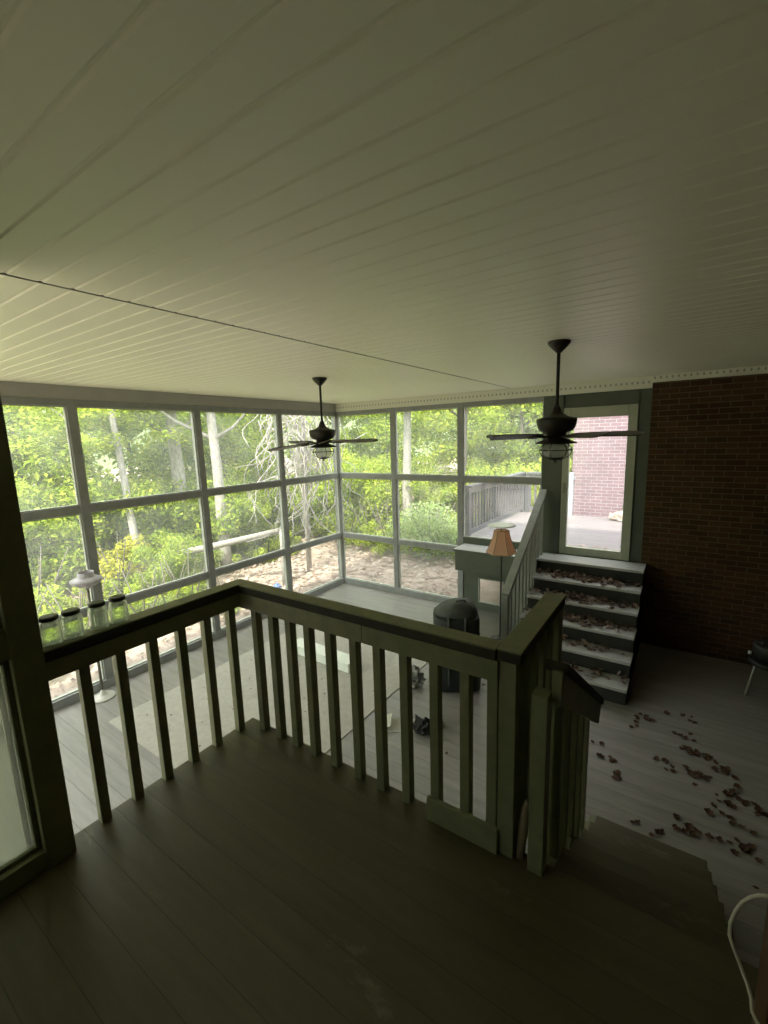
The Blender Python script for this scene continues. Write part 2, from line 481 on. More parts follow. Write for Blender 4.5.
window(n, 'x', YF + .02, YM[5] - PW, ROWS); n += 1

# back wall: posts, rails, and the panel around the door
m = MB()
for x in XB[1:3]:
    m.box((x - PW, -.03, 0), (x + PW, .07, ZT + .03), .004)
for z, h in ((ZT, .035), (ZM, .042)):
    m.box((0, -.024, z - h), (XB[3], .065, z + h), .004)
m.box((0, -.024, ZL - .042), (XB[2], .065, ZL + .042), .004)
m.box((0, -.035, 0), (XB[2], .07, ZB + .045), .004)
struct(m.build('wall_back', M['frame']))
m = MB()
m.box((0, .02, ZT + .03), (5.22, .1, CZ))
m.box((XB[3] - .045, -.035, 0), (4.165, .09, ZT + .029), .004)         # thick post beside the door
m.box((5.08, -.0, .9), (5.25, .09, ZT + .03), .003)
m.box((4.16, -.0, 3.217), (5.1, .09, ZT + .05), .003)
m.box((4.16, .0, 0), (5.25, .09, 1.128))
# bay beside the stairs: solid below the ledge, with a small light
m.box((XB[2] + .02, -.02, 1.10), (XB[3], .06, 1.22), .003)
m.box((XB[2] + .02, -.01, .55), (XB[3], .06, 1.11), .002)
m.box((XB[2] + .02, -.01, 0), (XB[3], .06, .13), .002)
m.box((XB[2] + .02, -.01, .12), (2.91, .06, .56), .002)
m.box((3.34, -.01, .12), (XB[3], .06, .56), .002)
struct(m.build('wall_back', M['greygreen']))
window(n, 'y', XB[0] + .03, XB[1] - PW, ROWS); n += 1
window(n, 'y', XB[1] + PW, XB[2] - PW, ROWS); n += 1
window(n, 'y', XB[2] + PW, XB[3] - PW, [ROWS[0], (1.22, ZM - .042)]); n += 1
window(n, 'y', 2.91, 3.34, [(.13, .55)]); n += 1

# vented trim above the windows and above the brick
o = MB().box((0, -.035, -.075), (5.215, .03, .076), .003).build('trim_3', M['vent']); o.location = (0, 0, 3.475); struct(o)
o = MB().box((5.215, -.05, -.055), (XR, .03, .055), .003).build('trim_4', M['vent']); o.location = (0, 0, 3.52); struct(o)

# brick house wall right of the door; unseen right and front walls
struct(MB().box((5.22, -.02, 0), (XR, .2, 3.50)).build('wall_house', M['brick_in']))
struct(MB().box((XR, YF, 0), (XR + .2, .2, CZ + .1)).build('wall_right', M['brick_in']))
m = MB()
m.box((3.43, YF - .15, 0), (XR + .2, YF, CZ + .1))
m.box((-.12, YF - .12, ZT), (3.43, YF, CZ + .1)); m.box((-.12, YF - .12, 0), (3.43, YF, .1))  # left part kept open in this unseen wall to brighten the ceiling
for x in (0, 1.14, 2.28, 3.39):
    m.box((x - PW, YF - .1, 0), (x + PW, YF, ZT))
for z in (ZM, ZL):
    m.box((0, YF - .09, z - .042), (3.43, YF - .01, z + .042))
struct(m.build('wall_front', M['siding']))
e = bpy.data.objects.new('window_%d' % n, None); link(e); struct(e); n += 1  # unseen window, added so extra daylight reaches the near ceiling
MB().box((.0, YF - .06, .1), (3.4, YF - .055, ZT)).build('pane', M['glass'], e)

# door with one tall glass light
e = bpy.data.objects.new('door_1', None); link(e); struct(e)
m = MB()
m.box((4.168, -.03, 1.133), (4.258, .045, 3.217), .006)
m.box((4.968, -.03, 1.133), (5.078, .045, 3.217), .006)
m.box((4.26, -.028, 3.075), (4.966, .043, 3.216), .003)
m.box((4.26, -.028, 1.134), (4.966, .043, 1.245), .003)
m.build('door_frame', M['door'], e)
MB().box((4.25, .0, 1.235), (4.975, .006, 3.085)).build('door_glass', M['glass'], e)
m = MB(); m.box((4.195, -.045, 2.03), (4.225, -.028, 2.17), .003); m.tube([(4.21, -.03, 2.10), (4.21, -.075, 2.10), (4.26, -.08, 2.10)], .008, 8)
m.build('door_handle', M['lamp_metal'], e)

# platform
m = MB()
m.box((3.448, YF, PZ - .04), (XR, PE, PZ))
struct(m.build('platform', M['platform']))
m = MB(); m.box((3.45, PE - .05, 0), (XR, PE - .02, PZ - .04), .003); m.box((3.462, YF, 0), (3.49, PE - .055, PZ - .04), .003)
struct(m.build('trim_5', M['olive']))

# glazed partition on the left edge of the platform
m = MB()
m.box((3.44, -6.19, PZ), (3.55, -6.085, CZ), .006)
m.box((3.45, YF, PZ), (3.54, -6.15, 1.215), .006)
m.box((3.45, YF, 2.075), (3.54, -6.15, 2.20), .006)
m.box((3.45, YF, 3.42), (3.54, -6.15, CZ), .006)
m.box((3.45, -7.42, PZ), (3.54, -7.32, CZ), .006)
struct(m.build('wall_partition', M['olive']))
e = bpy.data.objects.new('window_%d' % n, None); link(e); struct(e); n += 1
m = MB()
for z0, z1 in ((1.215, 2.075), (2.20, 3.42)):
    m.box((3.478, -7.32, z0), (3.512, -7.30, z1), .003); m.box((3.478, -6.21, z0), (3.512, -6.19, z1), .003)
    m.box((3.478, -7.32, z0), (3.512, -6.19, z0 + .02), .003); m.box((3.478, -7.32, z1 - .02), (3.512, -6.19, z1), .003)
m.build('window_frame', M['olive'], e)
MB().box((3.462, -6.232, 1.22), (3.476, -6.212, 2.07), .003).build('glazing_bead', M['white_trim'], e)
for z0, z1 in ((1.22, 2.07), (2.205, 3.415)):
    MB().box((3.492, -7.31, z0), (3.497, -6.20, z1)).build('pane', M['glass_dusty'], e)

# ------------------------------------------------------------------ far stairs up to the door
RUN, RUN2, RIS = .265, .285, PZ / 6
t = thing('staircase', 'short flight of dark steps climbing to the glass door beside the brick wall', 'stairs', (4.63, -.9, 0))
T = t.location
def at(p): return Vector(p) - T
def shift(mb): bmesh.ops.translate(mb.bm, verts=mb.bm.verts, vec=-T); return mb
for k in range(6):
    z = PZ - RIS * k
    yf = -.436 - RUN * k
    y1 = -.04 if k == 0 else yf + RUN + .02
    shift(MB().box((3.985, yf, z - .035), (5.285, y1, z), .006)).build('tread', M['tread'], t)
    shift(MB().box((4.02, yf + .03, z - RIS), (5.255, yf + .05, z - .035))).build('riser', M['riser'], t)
for x in (3.995, 5.245):
    m = MB()
    for k in range(6):
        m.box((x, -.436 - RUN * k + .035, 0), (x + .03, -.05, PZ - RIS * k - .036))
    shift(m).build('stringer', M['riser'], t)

# ledge continuing the landing to the left under the window
o = MB().box((2.695, -.44, .775), (3.975, -.045, 1.085), .004).box((2.67, -.455, 1.085), (3.98, -.03, 1.115), .004)
struct(o.build('trim_6', M['greygreen']))
struct(MB().box((2.672, -.452, 1.1145), (3.975, -.032, 1.1185), .001).build('trim_7', M['tread']))

# far stair railing on the left side of the flight
t = thing('stair_railing', 'pale painted stair rail climbing on the left of the steps to the glass door', 'railing', (3.95, -1.68, 0))
T = t.location
def zr(y): return 1.016 + (y + 1.68) * .686
shift(MB().bar((3.95, -1.70, zr(-1.70) - .02), (3.95, -.12, zr(-.12) - .02), .10, .04)).build('handrail', M['stairrail'], t)
shift(MB().bar((3.955, -1.66, zr(-1.66) - .085), (3.955, -.12, zr(-.12) - .085), .035, .085)).build('apron_board', M['stairrail'], t)
shift(MB().box((3.905, -1.72, 0), (3.985, -1.64, zr(-1.68) - .035), .004)).build('newel_post', M['stairrail'], t)
for i in range(10):
    y = -1.53 + .148 * i
    k = min(5, max(0, int((-.436 - y) / RUN) + 1))
    zb = PZ - RIS * k - .19
    shift(MB().box((3.933, y - .021, max(zb, .02)), (3.973, y + .021, zr(y) - .06), .003)).build('baluster', M['stairrail'], t)

# ------------------------------------------------------------------ platform railing
t = thing('platform_railing', 'dark olive wooden railing with square balusters along the edge of the near platform', 'railing', (3.43, -5.03, PZ))
T = t.location
RZ = 2.058
def part(mb, name, mat=None):
    return shift(mb).build(name, mat or M['olive'], t)
# caps
for lo, hi, dz in (((3.432, -6.083), (3.524, -5.036), 0), ((3.526, -5.118), (5.085, -5.036), 0), ((5.09, -5.118), (5.185, -4.385), .006)):
    tr = part(MB().box((lo[0], lo[1], RZ - .008 + dz), (hi[0], hi[1], RZ + dz), .002), 'top_rail')
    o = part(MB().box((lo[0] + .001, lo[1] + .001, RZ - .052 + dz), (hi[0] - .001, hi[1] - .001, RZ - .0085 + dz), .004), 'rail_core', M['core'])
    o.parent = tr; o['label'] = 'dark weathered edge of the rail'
# aprons under the caps
part(MB().box((3.499, -6.083, RZ - .134), (3.521, -5.115, RZ - .053), .003), 'apron_board')
part(MB().box((3.46, -5.113, RZ - .144), (4.42, -5.091, RZ - .053), .003), 'apron_board')
part(MB().box((4.424, -5.113, RZ - .144), (5.092, -5.091, RZ - .053), .003), 'apron_board')
part(MB().box((5.105, -5.01, RZ - .15), (5.135, -4.48, RZ - .048), .003), 'apron_board')
part(MB().box((4.765, -5.117, PZ), (5.10, -5.092, PZ + .115), .003), 'kick_board')
# posts
part(MB().box((5.04, -5.090, PZ), (5.085, -5.045, RZ - .053), .003), 'baluster')
part(MB().box((5.094, -5.10, PZ), (5.162, -5.045, RZ - .048), .003), 'post')
part(MB().box((5.145, -5.035, PZ - .2), (5.185, -4.99, RZ - .048), .003), 'post')
part(MB().box((5.10, -4.47, 0), (5.178, -4.395, RZ - .048), .004), 'post')
BALX = [3.6, 3.746, 3.885, 4.027, 4.18, 4.342, 4.487, 4.637, 4.794, 4.941]
BALY = [-5.937, -5.783, -5.626, -5.473, -5.321, -5.159]
for x in BALX:
    part(MB().box((x - .022, -5.090, PZ), (x + .022, -5.045, RZ - .053), .003), 'baluster')
for y in BALY:
    part(MB().box((3.455, y - .022, PZ), (3.498, y + .022, RZ - .053), .003), 'baluster')
for y in (-4.86, -4.735, -4.61):
    part(MB().box((5.14, y - .02, .86 + (-4.6 - y) * .7), (5.178, y + .02, RZ - .048), .003), 'baluster')

# ------------------------------------------------------------------ near stairs going down from the platform
t = thing('staircase', 'dark olive steps going down from the near platform to the lower floor', 'stairs', (5.6, -4.3, 0))
T = t.location
for k in range(1, 6):
    z = PZ - RIS * k
    y1 = PE + RUN2 * k + .02
    shift(MB().box((5.285, y1 - RUN2 - .02, z - .035), (5.925, y1, z), .006)).build('tread', M['platform'], t)
for k in range(0, 6):
    z = PZ - RIS * k
    y1 = PE + RUN2 * k
    shift(MB().box((5.286, y1 - .02, z - RIS), (5.91, y1, z - .036))).build('riser', M['olive'], t)
for x in (5.248, 5.90):
    m = MB()
    for k in range(1, 6):
        m.box((x, PE + RUN2 * (k - 1) + .002, 0), (x + .034, PE + RUN2 * k, PZ - RIS * k - (.0 if x < 5.5 else .036)))
    shift(m).build('stringer', M['olive'], t)

t = thing('stair_railing', 'short sloping olive rail with a chunky newel going down from the platform edge', 'railing', (5.28, -5.02, PZ))
T = t.location
def zn(y): return 2.005 - (y + 5.03) * .675
part(MB().box((5.225, -5.112, PZ), (5.285, -5.045, 1.91), .004), 'newel_post')
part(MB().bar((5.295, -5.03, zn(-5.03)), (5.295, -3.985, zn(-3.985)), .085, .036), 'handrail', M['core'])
part(MB().bar((5.308, -5.04, zn(-5.04) - .08), (5.308, -4.0, zn(-4.0) - .08), .030, .12), 'apron_board')
part(MB().box((5.287, -5.07, 1.86), (5.325, -5.056, 2.005), .003), 'end_block')
for y in (-4.80, -4.62, -4.44, -4.26, -4.08):
    k = int((y - PE) / RUN2) + 1
    part(MB().box((5.245, y - .02, PZ - RIS * k + .001), (5.279, y + .02, zn(y) - .05), .003), 'baluster')

tag(MB().tube([(5.183, -5.07, 1.131), (5.190, -5.065, 1.24), (5.200, -5.06, 1.34), (5.208, -5.056, 1.40)], [.017, .02, .022, .012], 6).build('wood_strip', M['raw_wood']),
    'broken strip of weathered wood leaning between the platform railing and the stair newel', 'wood')

# ------------------------------------------------------------------ ceiling fans
def make_fan(label, loc, rz, droop={}):
    t = thing('ceiling_fan', label, 'ceiling fan', loc, rz, 'bronze ceiling fans')
    MB().lathe([(.080, 0), (.082, -.010), (.074, -.022), (.048, -.052), (.028, -.070), (.018, -.082)]).build('canopy', M['fan_metal'], t)
    MB().tube([(0, 0, -.07), (0, 0, -.52)], .0125, 12).build('downrod', M['fan_metal'], t)
    MB().lathe([(.018, -.46), (.03, -.49), (.040, -.52), (.085, -.548), (.143, -.562), (.148, -.575), (.138, -.625), (.118, -.655), (.075, -.668), (.07, -.70), (.03, -.705)]).build('motor_housing', M['fan_metal'], t)
    for i in range(5):
        a = 2 * PI * i / 5
        R = Matrix.Rotation(a, 4, 'Z') @ Matrix.Rotation(droop.get(i, 0), 4, 'Y') @ Matrix.Rotation(math.radians(14), 4, 'X')
        b = bmesh.new()
        outline = []
        L0, L1 = .17, .62
        for s in range(13):
            u = s / 12; x = L0 + (L1 - L0) * u
            w = .050 + .018 * math.sin(u * PI * .62)
            if u > .86: w *= math.sqrt(max(0, 1 - ((u - .86) / .145) ** 2))
            if u < .1: w *= .75 + 2.5 * u
            outline.append((x, w))
        top = [(x, w) for x, w in outline] + [(x, -w) for x, w in outline[::-1]]
        vs = [b.verts.new((x, y, .004)) for x, y in top]; vb = [b.verts.new((x, y, -.004)) for x, y in top]
        b.faces.new(vs); b.faces.new(vb[::-1])
        for j in range(len(vs)):
            b.faces.new((vs[j], vb[j], vb[(j + 1) % len(vs)], vs[(j + 1) % len(vs)]))
        me = bpy.data.meshes.new('blade'); bmesh.ops.recalc_face_normals(b, faces=b.faces); b.to_mesh(me); b.free()
        me.materials.append(M['fan_blade'])
        o = link(bpy.data.objects.new('blade', me), t)
        o.matrix_local = Matrix.Translation((0, 0, -.690)) @ R
        q = MB(); q.box((.05, -.014, -.013), (.20, .014, -.005), .002); q.box((.17, -.036, -.012), (.25, .036, -.005), .003)
        q.build('blade_bracket', M['fan_metal'], o)
    lk = MB().lathe([(.06, -.70), (.07, -.712), (.148, -.742), (.152, -.750), (.06, -.756)]).build('light_kit', M['fan_metal'], t)
    MB().lathe([(.058, -.752), (.082, -.765), (.094, -.80), (.086, -.835), (.06, -.855), (.02, -.86)]).build('globe', M['milk'], lk)
    c = MB()
    for i in range(6):
        a = PI * i / 6 * 2
        c.tube([(math.cos(a) * r, math.sin(a) * r, z) for r, z in ((.085, -.752), (.115, -.78), (.119, -.81), (.100, -.845), (.06, -.868))], .0032, 6)
    for r, z in ((.118, -.80), ):
        c.tube([(math.cos(2 * PI * k / 24) * r, math.sin(2 * PI * k / 24) * r, z) for k in range(25)], .004, 6)
    c.lathe([(.056, -.862), (.058, -.872), (.03, -.880), (.008, -.884), (.008, -.898), (.003, -.902)])
    for i in range(4):
        a = PI / 4 + PI / 2 * i
        c.tube([(math.cos(a) * .11, math.sin(a) * .11, -.80), (math.cos(a) * .142, math.sin(a) * .142, -.80)], .004, 6)
    c.build('cage', M['fan_metal'], lk)
    return t
YAW = .6039
make_fan('dark bronze ceiling fan hanging near the corner of the windows', (2.26, -2.92, CZ), YAW + math.radians(-8), {3: math.radians(6.5)})
make_fan('dark bronze ceiling fan hanging in front of the glass door', (4.80, -3.08, CZ), YAW + math.radians(-11))

# ------------------------------------------------------------------ jars on the railing
jl = ['clear glass jar with dark lid on the rail, touching the dark partition post',
      'clear glass jar with dark lid on the rail, second from the partition post',
      'clear glass jar with dark lid on the rail, third from the partition post',
      'clear glass jar with dark lid on the rail, furthest from the partition post']
def make_jar():
    t = thing('glass_jar', jl[0], 'jar', (0, 0, 0), 0, 'jars on the platform railing')
    b = MB().lathe([(.030, .0), (.043, .004), (.046, .014), (.046, .082), (.042, .098), (.036, .106), (.036, .118)], seg=28)
    b.lathe([(.028, .006), (.040, .010), (.0425, .018), (.0425, .080), (.038, .096), (.033, .104), (.033, .117)][::-1], seg=28)
    b.build('jar_body', M['jar'], t)
    MB().lathe([(.039, .108), (.0405, .111), (.0405, .122), (.038, .125), (.02, .1255)]).build('lid', M['lid'], t)
    return t
j0 = make_jar()
for i, y in enumerate((-6.030, -5.950, -5.845, -5.758)):
    j = j0 if i == 0 else dup(j0)
    j.location = (3.474 + .004 * (i % 2), y, RZ + .0005); j.scale = (.86, .86, 1)
    j['label'] = jl[i]

# ------------------------------------------------------------------ torchiere by the left windows
t = thing('floor_lamp', 'slim torchiere floor lamp with a marbled saucer shade beside the left windows', 'lamp', (.21, -4.66, 0))
MB().lathe([(.125, 0), (.128, .008), (.122, .018), (.07, .032), (.032, .055), (.022, .085), (.012, .10)], seg=32).build('base', M['lamp_base'], t)
MB().tube([(0, 0, .09), (0, 0, 1.34)], .015, 12).build('pole', M['lamp_metal'], t)
MB().lathe([(.014, 1.31), (.022, 1.33), (.05, 1.345), (.075, 1.352), (.135, 1.385), (.16, 1.42), (.158, 1.432), (.115, 1.452), (.082, 1.468), (.08, 1.515), (.072, 1.515), (.07, 1.46), (.10, 1.44), (.145, 1.424)], seg=36, capt=False).build('lamp_shade', M['alabaster'], t)

# ------------------------------------------------------------------ fabric shade lamp by the ledge
t = thing('floor_lamp', 'floor lamp with a tan fabric bell shade and dark pole in front of the ledge', 'lamp', (3.61, -.90, 0))
MB().lathe([(.13, 0), (.132, .012), (.11, .025), (.04, .04), (.02, .07)], seg=28).build('base', M['dark_pole'], t)
MB().tube([(0, 0, .05), (0, 0, 1.34)], .0125, 10).build('pole', M['dark_pole'], t)
s = MB()
prof = []
for i in range(8):
    u = i / 7
    prof.append((1.275 + .315 * u, .098 + .105 * (1 - u) ** 1.5))
def hexring(mb, prof, seg=6, sub=4):
    bm = mb.bm; rings = []
    for z, r in prof:
        ring = []
        for k in range(seg):
            a0 = 2 * PI * k / seg + .3; a1 = 2 * PI * (k + 1) / seg + .3
            p0 = Vector((math.cos(a0) * r, math.sin(a0) * r, z)); p1 = Vector((math.cos(a1) * r, math.sin(a1) * r, z))
            for q in range(sub): ring.append(bm.verts.new(p0.lerp(p1, q / sub)))
        rings.append(ring)
    nn = seg * sub
    for i in range(len(rings) - 1):
        for k in range(nn):
            bm.faces.new((rings[i][k], rings[i][(k + 1) % nn], rings[i + 1][(k + 1) % nn], rings[i + 1][k]))
    return mb
sh = hexring(s, prof).build('lamp_shade', M['shade'], t)
md = sh.modifiers.new('thick', 'SOLIDIFY'); md.thickness = .004
q = MB()
for k in range(6):
    a = 2 * PI * k / 6 + .3
    q.tube([(math.cos(a) * (r + .002), math.sin(a) * (r + .002), z) for z, r in prof], .005, 6)
for z, r in (prof[0], prof[-1]):
    q.tube([(math.cos(2 * PI * k / 6 + .3) * r, math.sin(2 * PI * k / 6 + .3) * r, z) for k in range(7)], .006, 6)
q.build('shade_trim', M['shade_trim'], sh)
MB().tube([(0, 0, 1.32), (0, 0, 1.645)], .007, 8).build('finial_rod', M['lamp_metal'], t)
MB().lathe([(.012, 1.635), (.13, 1.642), (.185, 1.655), (.188, 1.663), (.13, 1.668), (.02, 1.668)], seg=30).build('reflector_dish', M['wrap'], t)['label'] = 'shallow white dish above the shade'

# ------------------------------------------------------------------ clutter on the lower floor
t = thing('duffel_bag', 'tall black soft bag with grey rounded top standing on the lower floor', 'bag', (3.59, -2.28, 0), .5)
t.scale = (1.14, 1.14, 1.06)
prof = [(.0, .19, .15, 0, 0), (.03, .225, .18, 0, 0), (.2, .235, .19, .005, 0), (.45, .235, .19, 0, .005), (.68, .235, .19, -.005, 0), (.78, .228, .185, -.01, 0), (.835, .215, .175, -.012, 0)]
MB().loft(prof, e=3.6, wob=.018, wfreq=5).build('body', M['bag'], t)
prof = [(.845, .213, .173, -.012, 0), (.87, .208, .168, -.01, 0), (.905, .185, .155, .005, 0), (.945, .145, .125, .025, 0), (.975, .09, .08, .04, 0), (.988, .03, .025, .045, 0)]
MB().loft(prof, e=2.9, wob=.012, wfreq=7).build('top_flap', M['bag_grey'], t)
q = MB()
for sx in (-.09, .07):
    q.tube([(sx, -.188, .10), (sx, -.203, .3), (sx, -.203, .6), (sx, -.198, .80), (sx, -.18, .86)], .012, 6)
q.build('strap', M['bag_grey'], t)
MB().tube([(-.02, -.05, .965), (.0, -.06, 1.0), (.07, -.06, 1.005), (.09, -.05, .968)], .009, 6).build('handle', M['bag'], t)

def crumple(name, loc, size, mat, seed, label, cat, n=3):
    b = bmesh.new()
    bmesh.ops.create_icosphere(b, subdivisions=n, radius=1)
    off = Vector((seed * 3.1, seed * 1.7, seed))
    for v in b.verts:
        p = v.co.copy()
        d = 1 + .45 * noise.noise(p * 2.2 + off) + .22 * noise.noise(p * 5 + off)
        v.co = Vector((p.x * size[0] * d, p.y * size[1] * d, max(0, (p.z + .75) * size[2] * d)))
    me = bpy.data.meshes.new(name); b.to_mesh(me); b.free(); me.materials.append(mat)
    o = link(bpy.data.objects.new(name, me)); o.location = loc
    return tag(o, label, cat)
crumple('plastic_sheet', (3.15, -2.56, .003), (.13, .11, .13), M['plastic_grey'], 2, 'crumpled grey plastic sheet slumped against the tall black bag', 'plastic sheet')
crumple('cloth', (3.66, -3.22, .003), (.10, .10, .07), M['black_cloth'], 5, 'crumpled black cloth on the floor beside the pale flattened card', 'cloth')
o = MB().box((-.19, -.11, 0), (.19, .11, .004)).box((-.19, -.11, .004), (-.03, .11, .008), rot=Matrix.Rotation(-.35, 3, 'Y'), piv=(-.19, 0, .004)).build('flattened_card', M['card'])
o.location = (3.38, -3.29, .002); o.rotation_euler = (0, 0, .5)
tag(o, 'piece of pale flattened card on the floor left of the black cloth', 'card')
crumple('plastic_bag', (3.72, -3.05, .003), (.07, .05, .04), M['plastic_grey'], 9, 'small crumpled grey plastic bag behind the black cloth', 'plastic bag')

# rug
b = MB(); bm = b.bm
nx, ny = 46, 52
x0, x1, y0, y1 = .77, 3.05, -4.86, -1.95
g = [[bm.verts.new((x0 + (x1 - x0) * i / nx, y0 + (y1 - y0) * j / ny, .010 + .004 * noise.noise(Vector((i * .31, j * .27, 0))))) for i in range(nx + 1)] for j in range(ny + 1)]
for j in range(ny):
    for i in range(nx): bm.faces.new((g[j][i], g[j][i + 1], g[j + 1][i + 1], g[j + 1][i]))
r = bmesh.ops.extrude_face_region(bm, geom=list(bm.faces))
for v in [v for v in r['geom'] if isinstance(v, bmesh.types.BMVert)]: v.co.z = .001
bmesh.ops.recalc_face_normals(bm, faces=bm.faces)
tag(b.build('rug', M['rug']), 'large pale beige rug lying on the grey plank floor below the railing', 'rug')

t = thing('long_box', 'long low white box lying at the far side of the rug', 'box', (1.83, -2.66, .016), -.03)
MB().box((-.53, -.10, 0), (.53, .10, .115), .004).build('body', M['white_board'], t)
MB().box((-.535, -.105, .1), (.535, .105, .125), .004).build('lid', M['white_board'], t)

# ------------------------------------------------------------------ leaves
def leaf_mesh(name, mat, seed, L=.05):
    rnd = random.Random(seed)
    b = bmesh.new()
    n = 7; W = L * rnd.uniform(.32, .48); curl = rnd.uniform(.3, .9); fold = rnd.uniform(.2, .7)
    rows = []
    for i in range(n):
        u = i / (n - 1)
        w = W * math.sin(PI * (u * .92 + .04)) ** .8 * (1 + .25 * math.sin(i * 2.4 + seed))
        z = curl * L * .35 * (u - .5) ** 2 * 4 * (.6 + .4 * rnd.random())
        rows.append([b.verts.new(((u - .5) * L, -w, z + w * fold)), b.verts.new(((u - .5) * L, 0, z)), b.verts.new(((u - .5) * L, w, z + w * fold * rnd.uniform(.5, 1.3)))])
    for i in range(n - 1):
        for k in range(2):
            f = b.faces.new((rows[i][k], rows[i + 1][k], rows[i + 1][k + 1], rows[i][k + 1])); f.smooth = True
    b.verts.ensure_lookup_table()
    st = rows[0][1].co
    a1 = b.verts.new(st + Vector((-L * .3, .003, .003))); b.faces.new((rows[0][1], b.verts.new(st + Vector((-.001, .003, 0))), a1))
    zmin = min(v.co.z for v in b.verts)
    for v in b.verts: v.co.z -= zmin
    me = bpy.data.meshes.new(name); b.to_mesh(me); b.free(); me.materials.append(mat)
    return me
LM = [leaf_mesh('dry_leaf', M['dryleaf'], s, .046) for s in range(5)]
CL = [(5.43, -1.84, 3), (5.5, -1.91, 4), (5.65, -1.63, 2), (5.82, -1.65, 3), (5.74, -2.0, 3), (5.81, -1.98, 2), (5.79, -2.16, 4), (5.89, -2.21, 3), (5.95, -2.23, 5), (5.59, -2.5, 2), (5.69, -2.49, 2), (5.83, -2.52, 5), (5.91, -2.52, 5), (5.14, -2.5, 1), (5.2, -2.62, 1), (5.27, -2.66, 2), (5.33, -2.87, 3), (6.07, -2.32, 4), (6.16, -2.41, 4), (6.1, -2.73, 7), (6.19, -2.65, 5), (6.26, -2.7, 5), (6.03, -2.87, 3), (6.13, -2.95, 4), (5.76, -3.13, 3), (5.83, -3.17, 3), (5.89, -3.18, 5), (5.67, -3.33, 2), (6.13, -3.16, 6), (6.18, -3.15, 5), (6.2, -3.45, 1), (5.49, -3.32, 1), (5.41, -2.06, 3), (6.13, -2.63, 3)]
def put_leaf(x, y, z, label, group, s=1.0):
    o = bpy.data.objects.new('dry_leaf', random.choice(LM)); link(o)
    o.location = (x, y, z + .002); o.rotation_euler = (random.uniform(-.12, .12), random.uniform(-.12, .12), random.uniform(0, 6.28))
    sc = random.uniform(.75, 1.35) * s; o.scale = (sc, sc, sc * random.uniform(.7, 1.3))
    tag(o, label, 'leaf', group)
for (x, y, k) in CL:
    for _ in range(k + 1):
        put_leaf(x + random.gauss(0, .045), y + random.gauss(0, .04), 0, 'curled dry brown leaf on the grey floor right of the stairs', 'dry leaves on the floor by the brick wall')
for _ in range(60):
    put_leaf(random.uniform(1.0, 3.0), random.uniform(-4.6, -2.9), .014, 'small dark dry leaf lying on the pale beige rug', 'dry leaves on the rug', .38)
for _ in range(16):
    put_leaf(random.uniform(3.15, 4.6), random.uniform(-3.4, -1.9), 0, 'dry leaf on the bare floor between the rug and the far stairs', 'dry leaves beside the far stairs', .7)

def drift(label, k, n, xa, xb, mat):
    z = PZ - RIS * k; yf = -.436 - RUN * k
    rnd = random.Random(k * 13 + 1)
    b = bmesh.new()
    for _ in range(n):
        x = min(5.24, max(4.02, rnd.gauss((xa + xb) / 2, (xb - xa) / 3.4))); y = yf + .265 - abs(rnd.gauss(0, .09)) - .015
        y = max(y, yf + .03)
        back = (y - yf) / .265
        c = Vector((x, y, z + .012 + rnd.random() * .045 * back))
        L = rnd.uniform(.025, .05)
        R = Matrix.Rotation(rnd.uniform(0, 6.28), 3, 'Z') @ Matrix.Rotation(rnd.uniform(-.7, .7), 3, 'X') @ Matrix.Rotation(rnd.uniform(-.6, .6), 3, 'Y')
        pts = [(-L, 0, .004), (-.3 * L, -.5 * L, 0), (.5 * L, -.4 * L, .003), (L, 0, .008), (.4 * L, .5 * L, .004), (-.4 * L, .45 * L, 0)]
        vs = [b.verts.new(c + R @ Vector(p)) for p in pts]
        for v in vs: v.co.z = max(v.co.z, z + .002); v.co.y = min(v.co.y, yf + .292)
        b.faces.new(vs)
    me = bpy.data.meshes.new('leaf_litter'); b.to_mesh(me); b.free(); me.materials.append(mat)
    o = link(bpy.data.objects.new('leaf_litter', me)); o['kind'] = 'stuff'
    tag(o, label, 'leaf litter')
drift('drift of dry leaves on the second step below the glass door', 1, 240, 4.1, 5.1, M['stairleaf'])
drift('drift of dry leaves on the third step below the glass door', 2, 230, 4.15, 5.1, M['stairleaf'])
drift('drift of dry leaves on the fourth step below the glass door', 3, 200, 4.2, 5.1, M['stairleaf'])
drift('thin scatter of dry leaves on the fifth step below the glass door', 4, 60, 4.2, 5.2, M['stairleaf'])
drift('thin scatter of dry leaves on the lowest step of the far stairs', 5, 50, 4.3, 5.2, M['stairleaf'])

# ------------------------------------------------------------------ right edge: post, cord, stand
POSTXY = (5.905, -5.32)
t = thing('wood_post', 'brown wooden post standing on the platform beside the near stairs, at the right edge', 'post', (POSTXY[0], POSTXY[1], PZ))
MB().box((0, -.14, .0), (.14, 0, CZ - PZ - .002), .006).build('post_body', M['wood_brown'], t)
MB().box((-.012, -.152, 0), (.152, .012, .09), .004).build('base_block', M['wood_brown'], t)
CORD = [(5.897, -5.385, 1.722), (5.884, -5.352, 1.683), (5.873, -5.319, 1.637), (5.858, -5.312, 1.603), (5.844, -5.327, 1.58), (5.835, -5.339, 1.548), (5.834, -5.357, 1.527), (5.843, -5.367, 1.507), (5.855, -5.376, 1.484), (5.866, -5.385, 1.462), (5.875, -5.405, 1.453), (5.879, -5.438, 1.456), (5.879, -5.464, 1.45), (5.887, -5.504, 1.469)]
o = MB().tube(CORD, .0048, 8).build('cord', M['cord'])
tag(o, 'pale cord looping out from the brown wooden post at the right edge', 'cord')

